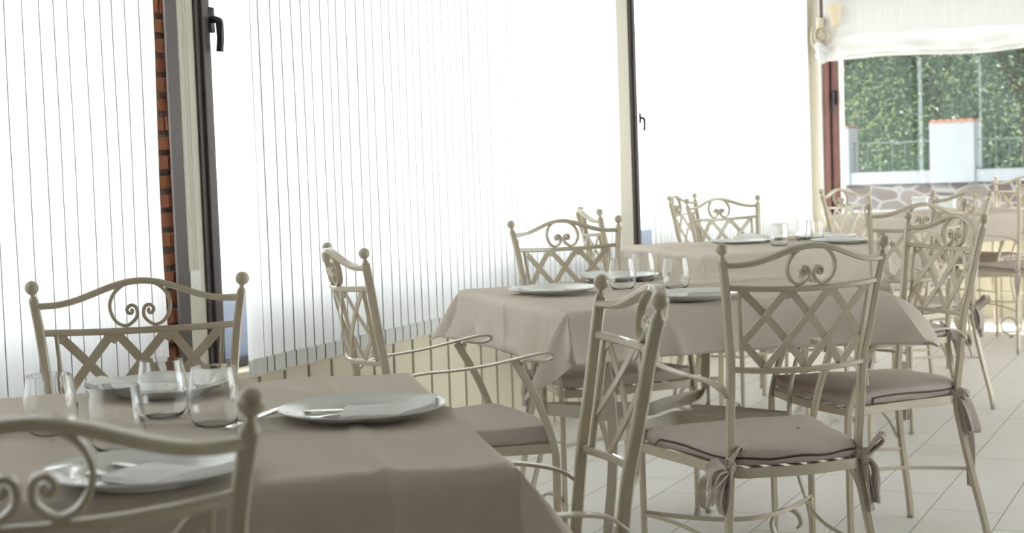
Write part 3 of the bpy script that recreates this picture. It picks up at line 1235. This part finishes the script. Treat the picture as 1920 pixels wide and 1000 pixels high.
def table(x, y, deg, size, label, clabel, drop, seed, flare, drops=None, **kw):
    t = thing('iron_table', label, 'table', (x, y, 0), R(deg), 'square iron tables under cloths')
    h = size / 2 - .02
    obj('tabletop', bx(-h, h, -h, h, .752, .780, bev=.004), TOPBOARD, t, smooth=False)
    # four strap legs ending in scrolls, tied by concave bands that nearly meet in the middle
    for q in range(4):
        a = PI / 4 + q * PI / 2
        d = Vector((math.cos(a), math.sin(a), 0))
        e = Vector((math.cos(a + PI / 2), math.sin(a + PI / 2), 0))
        s_ = Vector((-d.y, d.x, 0))
        m_ = (d + e).normalized()
        bm = bmesh.new()
        Z_ = Vector((0, 0, .40))
        P = cat_rom([d * .405 + Z_, d * .30 + e * .03 + Z_, d * .17 + e * .06 + Z_, m_ * .10 + Z_, d * .06 + e * .17 + Z_, d * .03 + e * .30 + Z_, e * .405 + Z_], 6)
        sweep(bm, P, .021, .0028, (0, 0, 1), bev=.2)
        obj('brace_band', bm, TABLEIRON, t)
        bm = bmesh.new()
        pts = [d * .50 + Vector((0, 0, .748)), d * .46 + Vector((0, 0, .66)), d * .415 + Vector((0, 0, .52)), d * .405 + Vector((0, 0, .40)), d * .42 + Vector((0, 0, .27)), d * .455 + Vector((0, 0, .15))]
        for k in range(0, 17):
            an = R(15 - 25 * k)
            r_ = .062 if k < 9 else .062 * (1 - (k - 8) * .085)
            pts.append(d * (.405 + r_ * math.cos(an)) + Vector((0, 0, .078 + r_ * math.sin(an))))
        P = cat_rom(pts, 4)
        sweep(bm, P, .015, .004, [s_] * len(P), bev=.2)
        leg = obj('leg', bm, TABLEIRON, t)
        bm = bmesh.new()
        lathe(bm, [(0, 0), (.012, 0), (.013, .006), (.010, .014), (0, .016)], 12, d.x * .405, d.y * .405, 0)
        obj('foot_cap', bm, CAP, leg)
    c = obj('tablecloth', cloth(size, drop, seed, .782, flare, drops=drops, **kw), LINEN, None, (x, y, 0), R(deg))
    sm = c.modifiers.new('thick', 'SOLIDIFY')
    sm.thickness = .0012
    sm.offset = 1
    tag(c, clabel, 'tablecloth', 'beige square tablecloths')
    return t


T1 = (-1.62, 2.03, 36.5)
T2 = (-1.664, 4.64, 43.7)
T3 = (-1.99, 6.97, 39.5)
T4 = (-1.76, 10.22, 43)
table(*T1, 1.03, 'square iron table nearest the camera, hidden under its cloth', 'creased beige tablecloth on the nearest table, filling the lower left', .19, 1.1, (40, 38, 38, 42), drops=(.17, .17, .17, .17))
table(*T2, .985, 'square iron table in the middle, curved straps showing under the cloth', 'beige tablecloth on the middle table with its pointed corners hanging down', .13, 4.2, (38, 34, 34, 42), drops=(.15, .14, .155, .135), curl=(0, 0, .1, 1.3), endflare=(0, 0, 0, .16), skew=(.5, .5, .2, .7), long=(1.1, 1.05, 1.42, 1.2))
table(*T3, .985, 'third square iron table from the camera, behind the middle one', 'beige tablecloth on the third table, partly behind a chair back', .14, 8.3, (36, 36, 36, 36))
table(*T4, .985, 'farthest square iron table near the end window', 'pale tablecloth on the farthest table near the end window', .16, 2.6, (36, 36, 36, 36))

# ------------------------------------------------------------------ tableware
TZ = .7852


def plate_mesh():
    bm = bmesh.new()
    prof = [(0, .004), (.05, .004), (.082, .0042), (.088, .0055), (.095, .0105), (.105, .0145), (.122, .0185), (.134, .0225), (.1365, .0238), (.1375, .0228), (.1365, .0208), (.123, .0155), (.105, .0105), (.096, .006), (.088, .0022), (.080, .0), (.074, .0), (.072, .0018), (0, .0018)]
    lathe(bm, prof, 56)
    return mesh('plate', bm, PORC)


def glass_mesh():
    bm = bmesh.new()
    outer = [(0, 0), (.020, 0), (.027, .0012), (.033, .006), (.038, .014), (.0415, .025), (.0428, .038), (.0425, .050), (.041, .064), (.0385, .080), (.036, .0945), (.0355, .0990)]
    t_ = .0013
    inner = [(.0350, .0994), (.0346, .0990), (.0349, .0945), (.0373, .080), (.0397, .064), (.0412, .050), (.0415, .038), (.0404, .0255), (.0368, .0148), (.0320, .0078), (.0255, .0046), (0, .0040)]
    lathe(bm, outer + inner, 48)
    return mesh('tumbler', bm, GLASS)


PLATE, TUMB = plate_mesh(), glass_mesh()


def fork_mesh():
    bm = bmesh.new()
    P = cat_rom([(0, 0, .002), (0, .05, .0035), (0, .10, .006), (0, .125, .0055), (0, .142, .003)], 5)
    sweep(bm, P, .0055, .0012, (1, 0, 0), taper=lambda t: 1 - .5 * min(1, t * 1.5) if t < .7 else .5 + .9 * (t - .7) / .3, bev=.3)
    prism(bm, [Vector(p) for p in ((-.006, .140, .0032), (.006, .140, .0032), (.0115, .152, .0025), (.0115, .162, .0028), (-.0115, .162, .0028), (-.0115, .152, .0025))], Vector((0, 0, .0018)))
    for k in range(4):
        x = -.0096 + .0064 * k
        sweep(bm, cat_rom([(x, .160, .0028), (x, .175, .0048), (x, .190, .0095), (x, .200, .014)], 4), .0017, .0008, (1, 0, 0), taper=lambda t: 1 - .55 * t)
    return mesh('fork', bm, STEEL)


def knife_mesh():
    bm = bmesh.new()
    sweep(bm, cat_rom([(0, 0, .004), (0, .05, .0045), (0, .10, .004), (0, .105, .004)], 5), .0068, .003, (1, 0, 0), bev=.45)
    poly = [(-.0075, .104), (.0045, .104), (.0055, .13), (.0050, .19), (.000, .210), (-.0065, .218), (-.0085, .20), (-.0090, .13)]
    prism(bm, [Vector((x, y, .004)) for x, y in poly], Vector((0, 0, .0014)))
    return mesh('knife', bm, STEEL)


def napkin_mesh(seed, L_=.19, W_=.095, off=.045):
    """folded paper pouch lying on the plate, its far end drooping over the rim"""
    bm = bmesh.new()
    n, m_ = 18, 10
    lay = []
    for top in (0, 1):
        g = []
        for i in range(n + 1):
            row = []
            for j in range(m_ + 1):
                u, v = i / n, j / m_
                x = -L_ / 2 + L_ * u
                y = -W_ / 2 + W_ * v
                r = math.hypot(x - off, y)
                base = .0062
                for (ra, za), (rb, zb_) in zip(((.082, .0062), (.095, .0112), (.122, .0192), (.138, .0246)), ((.095, .0112), (.122, .0192), (.138, .0246), (.20, .012))):
                    if ra < r <= rb: base = za + (zb_ - za) * (r - ra) / (rb - ra)
                z = base + (.008 + .007 * math.sin(PI * v) * (.6 + .4 * u) * math.sin(PI * min(1, u * .5 + .35)) + .0018 * noise.noise(Vector((x * 30, y * 30, seed))) if top else 0)
                row.append(bm.verts.new((x, y, z)))
            g.append(row)
        lay.append(g)
    a, b = lay
    for i in range(n):
        for j in range(m_):
            bm.faces.new((a[i][j], a[i][j + 1], a[i + 1][j + 1], a[i + 1][j]))
            bm.faces.new((b[i][j], b[i + 1][j], b[i + 1][j + 1], b[i][j + 1]))
    for i in range(n):
        bm.faces.new((a[i][0], a[i + 1][0], b[i + 1][0], b[i][0]))
        bm.faces.new((a[i][m_], b[i][m_], b[i + 1][m_], a[i + 1][m_]))
    for j in range(m_):
        bm.faces.new((a[0][j], b[0][j], b[0][j + 1], a[0][j + 1]))
        bm.faces.new((a[n][j], a[n][j + 1], b[n][j + 1], b[n][j]))
    return mesh('napkin', bm, NAPK)


FORK, KNIFE = fork_mesh(), knife_mesh()
NAPS = [napkin_mesh(1.5, .165), napkin_mesh(6.1, .15, .115)]


def one(name, me, loc, rz, label, cat, group):
    o = link(name, me, None, loc, rz)
    return tag(o, label, cat, group)


def setting(x, y, deg, where, k=0, cut=True, noff=(0.0, 0.0), TZ=TZ):
    """plate with a napkin pouch whose opening points along deg; fork and knife stick out of it"""
    one('dinner_plate', PLATE, (x, y, TZ), 0, 'white dinner plate ' + where, 'plate', 'white dinner plates')
    a = R(deg)
    d = Vector((math.cos(a), math.sin(a), 0))
    s = Vector((-d.y, d.x, 0))
    c = Vector((x, y, TZ)) - d * (.045 + noff[0]) + s * noff[1]
    one('napkin', NAPS[k % 2], c, a, 'white folded napkin on the plate ' + where, 'napkin', 'folded napkins on plates')
    if cut:
        p = c - d * .035 + s * .014 + Vector((0, 0, .0085))
        f = one('fork', FORK, p, a - PI / 2 + .06, 'steel fork on the plate ' + where, 'fork', 'steel forks')
        f.rotation_euler = (R(-1.0), 0, a - PI / 2 + .06)
        p = c - d * .045 - s * .016 + Vector((0, 0, .0085))
        q = one('knife', KNIFE, p, a - PI / 2 - .05, 'steel knife on the plate ' + where, 'knife', 'steel knives')


def loc_in(T, u, v):
    a = R(T[2])
    return T[0] + u * math.cos(a) - v * math.sin(a), T[1] + u * math.sin(a) + v * math.cos(a)


setting(-1.345, 1.705, 168, 'behind the foreground chair back', 0)
setting(-1.322, 2.235, 205, 'at the right end of the nearest table', 1)
setting(-1.855, 2.400, 20, 'at the far side of nearest table, behind glasses', 0)
setting(-1.948, 4.470, 35, 'at the left end of the middle table', 1)
setting(-1.442, 4.325, 120, 'near side of middle table, beside the last glass', 0)
setting(-1.925, 4.965, -20, 'far side of middle table, behind two glasses', 1)
setting(-2.105, 6.955, 60, 'on the left of the third table', 0)
setting(-1.640, 6.960, 100, 'on the right side of the third table', 1)
setting(-2.08, 7.25, -40, 'far left on the third table', 0, cut=False)
setting(-1.78, 7.26, -60, 'at the back of the third table', 1, cut=False)
for x, y, w_ in ((-1.735, 1.965, 'farthest left of the four on the nearest table'), (-1.535, 1.880, 'just above the blurred chair rail, second from the left'), (-1.668, 2.165, 'at the back of the four, in front of the brick strip chair'),
                 (-1.520, 2.105, 'rightmost of the four on the nearest table'),
                 (-1.781, 4.630, 'left and nearest on the middle table'), (-1.815, 4.905, 'behind the left one on the middle table'), (-1.615, 4.660, 'standing alone to the right on the middle table'),
                 (-1.885, 6.83, 'left on the third table'), (-1.87, 7.20, 'back left on the third table'), (-1.80, 7.12, 'back right on the third table')):
    one('glass_tumbler', TUMB, (x, y, TZ), 0, 'clear stemless glass, ' + w_, 'glass', 'clear stemless glasses')
k = one('knife', KNIFE, (-1.475, 2.075, TZ), R(10), 'steel knife lying on the cloth between glass and right-hand plate', 'knife', 'steel knives')

# ------------------------------------------------------------------ wall lamp in the corner
t = thing('wall_lamp', 'scrolled cream iron wall lamp with parchment shade in the far corner', 'lamp', (-2.79, Y1 - .07, 2.03))
bm = bmesh.new()
P = []
for i in range(40):
    a = R(-60 + 500 * i / 39)
    r = .075 * (1 - i / 52)
    P.append(Vector((.01 + r * math.cos(a), -.02, -.01 + r * math.sin(a))))
sweep(bm, P, .009, .005, (0, 1, 0))
sweep(bm, cat_rom([(.05, -.02, -.075), (0, -.02, -.10), (-.05, -.02, -.075), (-.06, -.02, 0), (-.05, 0, .06)], 6), .009, .005, (0, 1, 0))
sweep(bm, cat_rom([(.05, -.02, -.075), (.09, -.03, -.05), (.11, -.03, .02), (.115, -.03, .06)], 6), .008, .005, (0, 1, 0))
obj('scroll_arm', bm, IRON, t)
obj('back_plate', bx(-.03, .03, -.005, .02, -.10, .12, bev=.006), IRON, t)
bm = bmesh.new()
lathe(bm, [(.026, .05), (.048, .20), (.046, .20), (.024, .05)], 20, .115, -.03, .0)
o = obj('lamp_shade', bm, SHADE, t)

# ------------------------------------------------------------------ outside
struct(obj('ground', bx(-40, 40, -20, 60, -.30, -.16), PAVE, smooth=False))
# stone parapet with white coping and pillars beyond the end window
t = thing('garden_wall', 'low rubble stone wall with white coping and white pillars outside the end window', 'wall', (0, 15.4, -.16))
obj('stone_face', bx(-4.4, 9, -.12, .12, 0, 1.02), STONE, t, smooth=False)
obj('coping', bx(-4.4, 9, -.17, .17, 1.02, 1.14, bev=.01), RENDERW, t, smooth=False)
for x, w_, h_ in ((-3.70, .21, .43), (-2.53, .205, .45), (-1.36, .205, .43), (-.2, .205, .43)):
    bm = bx(x - w_, x + w_, -.2, .2, 1.02, 1.14 + h_, bev=.01)
    p = obj('pillar', bm, RENDERW, t, smooth=False)
    bm = bmesh.new()
    for i in range(7):
        lathe(bm, [(.03, -.22), (.036, -.22), (.036, .22), (.03, .22)], 8, 0, 0, 0)
        bmesh.ops.translate(bm, verts=bm.verts[-32:], vec=(0, 0, 0))
        break
    bm.free()
    bm = bmesh.new()
    for i in range(6):
        xx = x - w_ + .04 + i * (2 * w_ - .08) / 5
        sweep(bm, [Vector((xx, -.21, 1.145 + h_)), Vector((xx, .21, 1.145 + h_))], .035, .018, (1, 0, 0), bev=.45)
    obj('ridge_tile', bm, TERRA, p)
t = thing('shade_roof', 'unseen flat roof standing over the garden wall outside', 'roof', (0, 15.4, -.16))  # out of view; added to shade the wall and pillars below
obj('shade_slab', bx(-9, 9, -2.8, 2.4, 3.3, 3.42, bev=.01), BARK, t, smooth=False)
for x in (-8.6, 8.6):
    for y in (-2.6, 2.0): obj('post', bx(x - .07, x + .07, y - .07, y + .07, 0, 3.3), BARK, t, smooth=False)
t = thing('iron_railing', 'thin grey iron railing between the white pillars outside', 'railing', (0, 15.4, .98))
bm = bmesh.new()
for z in (.27,):
    box(bm, -4.3, 9, -.008, .008, z, z + .014)
obj('top_rail', bm, RAILG, t, smooth=False)
bm = bmesh.new()
x = -4.2
while x < 3:
    box(bm, x - .003, x + .003, -.003, .003, 0, .27)
    x += .12
o = obj('bars', bm, RAILG, t, smooth=False)
o['kind'] = 'stuff'
for x, lb in ((-2.155, 'white box planter outside on the ledge, left of the two'), (-1.965, 'white box planter outside on the ledge, right of the two')):
    bm = bmesh.new()
    box(bm, -.05, .05, -.045, .045, 0, .10, bev=.008)
    box(bm, -.056, .056, -.05, .05, .10, .115, bev=.004)
    o = obj('planter_box', bm, WHITEP, None, (x, Y1 + .19, .73))
    tag(o, lb, 'planter', 'white planters on the ledge')

rnd = random.Random(21)


def leaves(bm, cx, cy_, cz, rx, ry, rz, n, size, clump=9, mi=0):
    for c_ in range(clump):
        u = rnd.gauss(0, 1), rnd.gauss(0, 1), rnd.gauss(0, 1)
        L_ = math.sqrt(sum(q * q for q in u))
        k = rnd.uniform(.35, 1)
        ox, oy, oz = cx + u[0] / L_ * rx * k, cy_ + u[1] / L_ * ry * k, cz + u[2] / L_ * rz * k
        sr = rnd.uniform(.25, .5) * min(rx, rz)
        for i in range(n // clump):
            p = Vector((ox + rnd.gauss(0, sr * .6), oy + rnd.gauss(0, sr * .6), oz + rnd.gauss(0, sr * .6)))
            a = Vector((rnd.gauss(0, 1), rnd.gauss(0, 1), rnd.gauss(0, 1))).normalized()
            b = a.orthogonal().normalized()
            s_ = size * rnd.uniform(.6, 1.3)
            vs = [bm.verts.new(p + a * s_), bm.verts.new(p + b * s_ * .45), bm.verts.new(p - a * s_), bm.verts.new(p - b * s_ * .45)]
            f = bm.faces.new(vs)
            f.material_index = mi


def tree(x, y, h, rx, label, n=17000, mats=(LEAF, LEAFD, LEAFY), light=.10):
    t = thing('garden_tree', label, 'tree', (x, y, -.16), 0, 'trees behind the garden wall')
    bm = bmesh.new()
    leaves(bm, 0, 0, h * .60, rx, rx * .8, h * .42, int(n * .5), .030, 40, 0)
    leaves(bm, 0, .3, h * .45, rx, rx * .8, h * .42, int(n * .4), .034, 36, 1)
    leaves(bm, 0, -.5, h * .50, rx * .9, rx * .5, h * .40, int(n * light * .5), .028, 14, 2)
    obj('crown', bm, list(mats), t, smooth=False)
    bm = bmesh.new()
    tube(bm, cat_rom([(0, 0, 0), (.06, 0, h * .25), (-.04, .02, h * .5), (.03, 0, h * .8)], 5), .12, 8, taper=lambda q: 1 - .6 * q)
    tube(bm, cat_rom([(0, 0, h * .3), (.3, .1, h * .5), (.7, .1, h * .65)], 4), .05, 6)
    tube(bm, cat_rom([(0, 0, h * .35), (-.35, -.1, h * .52), (-.8, 0, h * .62)], 4), .05, 6)
    obj('trunk', bm, BARK, t)


TL = ['garden tree at the left behind the white pillar', 'garden tree with a pale trunk left of the wide pillar', 'tall garden tree straight above the wide pillar', 'darkest garden tree right of the wide pillar',
      'garden tree with light sprays at the far right', 'bushy tree farther back on the left', 'bushy tree farther back on the right']
tree(-4.4, 17.6, 4.6, 1.5, TL[0])
tree(-3.3, 18.4, 5.2, 1.4, TL[1])
tree(-2.2, 17.9, 5.0, 1.4, TL[2])
tree(-1.0, 18.6, 5.4, 1.5, TL[3], light=.03)
tree(.3, 17.4, 5.0, 1.4, TL[4], light=.2)
tree(-4.7, 20.8, 6.5, 1.5, TL[5])
tree(-2.6, 21.0, 6.5, 2.4, TL[6])
# dense hedge closing the view behind the trees
bm = bmesh.new()
nx, nz = 110, 44
V = []
for j in range(nz + 1):
    row = []
    for i in range(nx + 1):
        x = -6.8 + 13 * i / nx
        z = -.16 + 6.6 * j / nz
        y = 22.8 + .55 * noise.noise(Vector((x * .9, z * .9, 0))) + .35 * noise.noise(Vector((x * 3.1, z * 3.1, 4))) + (1.2 * max(0, j / nz - .85) / .15)
        row.append(bm.verts.new((x, y, z + (.35 * noise.noise(Vector((x * 2, 0, 7))) if j > nz - 3 else 0))))
    V.append(row)
for j in range(nz):
    for i in range(nx): bm.faces.new((V[j][i], V[j][i + 1], V[j + 1][i + 1], V[j + 1][i]))
gb = [bm.verts.new((v.co.x, v.co.y + 1.4, v.co.z)) for v in V[nz]]
for i in range(nx): bm.faces.new((V[nz][i], V[nz][i + 1], gb[i + 1], gb[i]))
hm = mat('hedge_foliage', (.05, .09, .05), .9, bump=(9, 1, .2), vary=(7, .6))
t = thing('garden_hedge', 'tall dark clipped hedge closing the garden behind the trees', 'hedge', (0, 0, 0))
obj('hedge_body', bm, hm, t)
bm = bmesh.new()
for i in range(16000):
    p = Vector((rnd.uniform(-6.7, 5), 22.5 - abs(rnd.gauss(0, .35)), rnd.uniform(0, 6.5)))
    a = Vector((rnd.gauss(0, 1), rnd.gauss(0, 1), rnd.gauss(0, 1))).normalized()
    b = a.orthogonal().normalized()
    s_ = rnd.uniform(.035, .07)
    bm.faces.new([bm.verts.new(p + a * s_), bm.verts.new(p + b * s_ * .5), bm.verts.new(p - a * s_), bm.verts.new(p - b * s_ * .5)])
o = obj('leaves', bm, LEAFD, t, smooth=False)
o['kind'] = 'stuff'
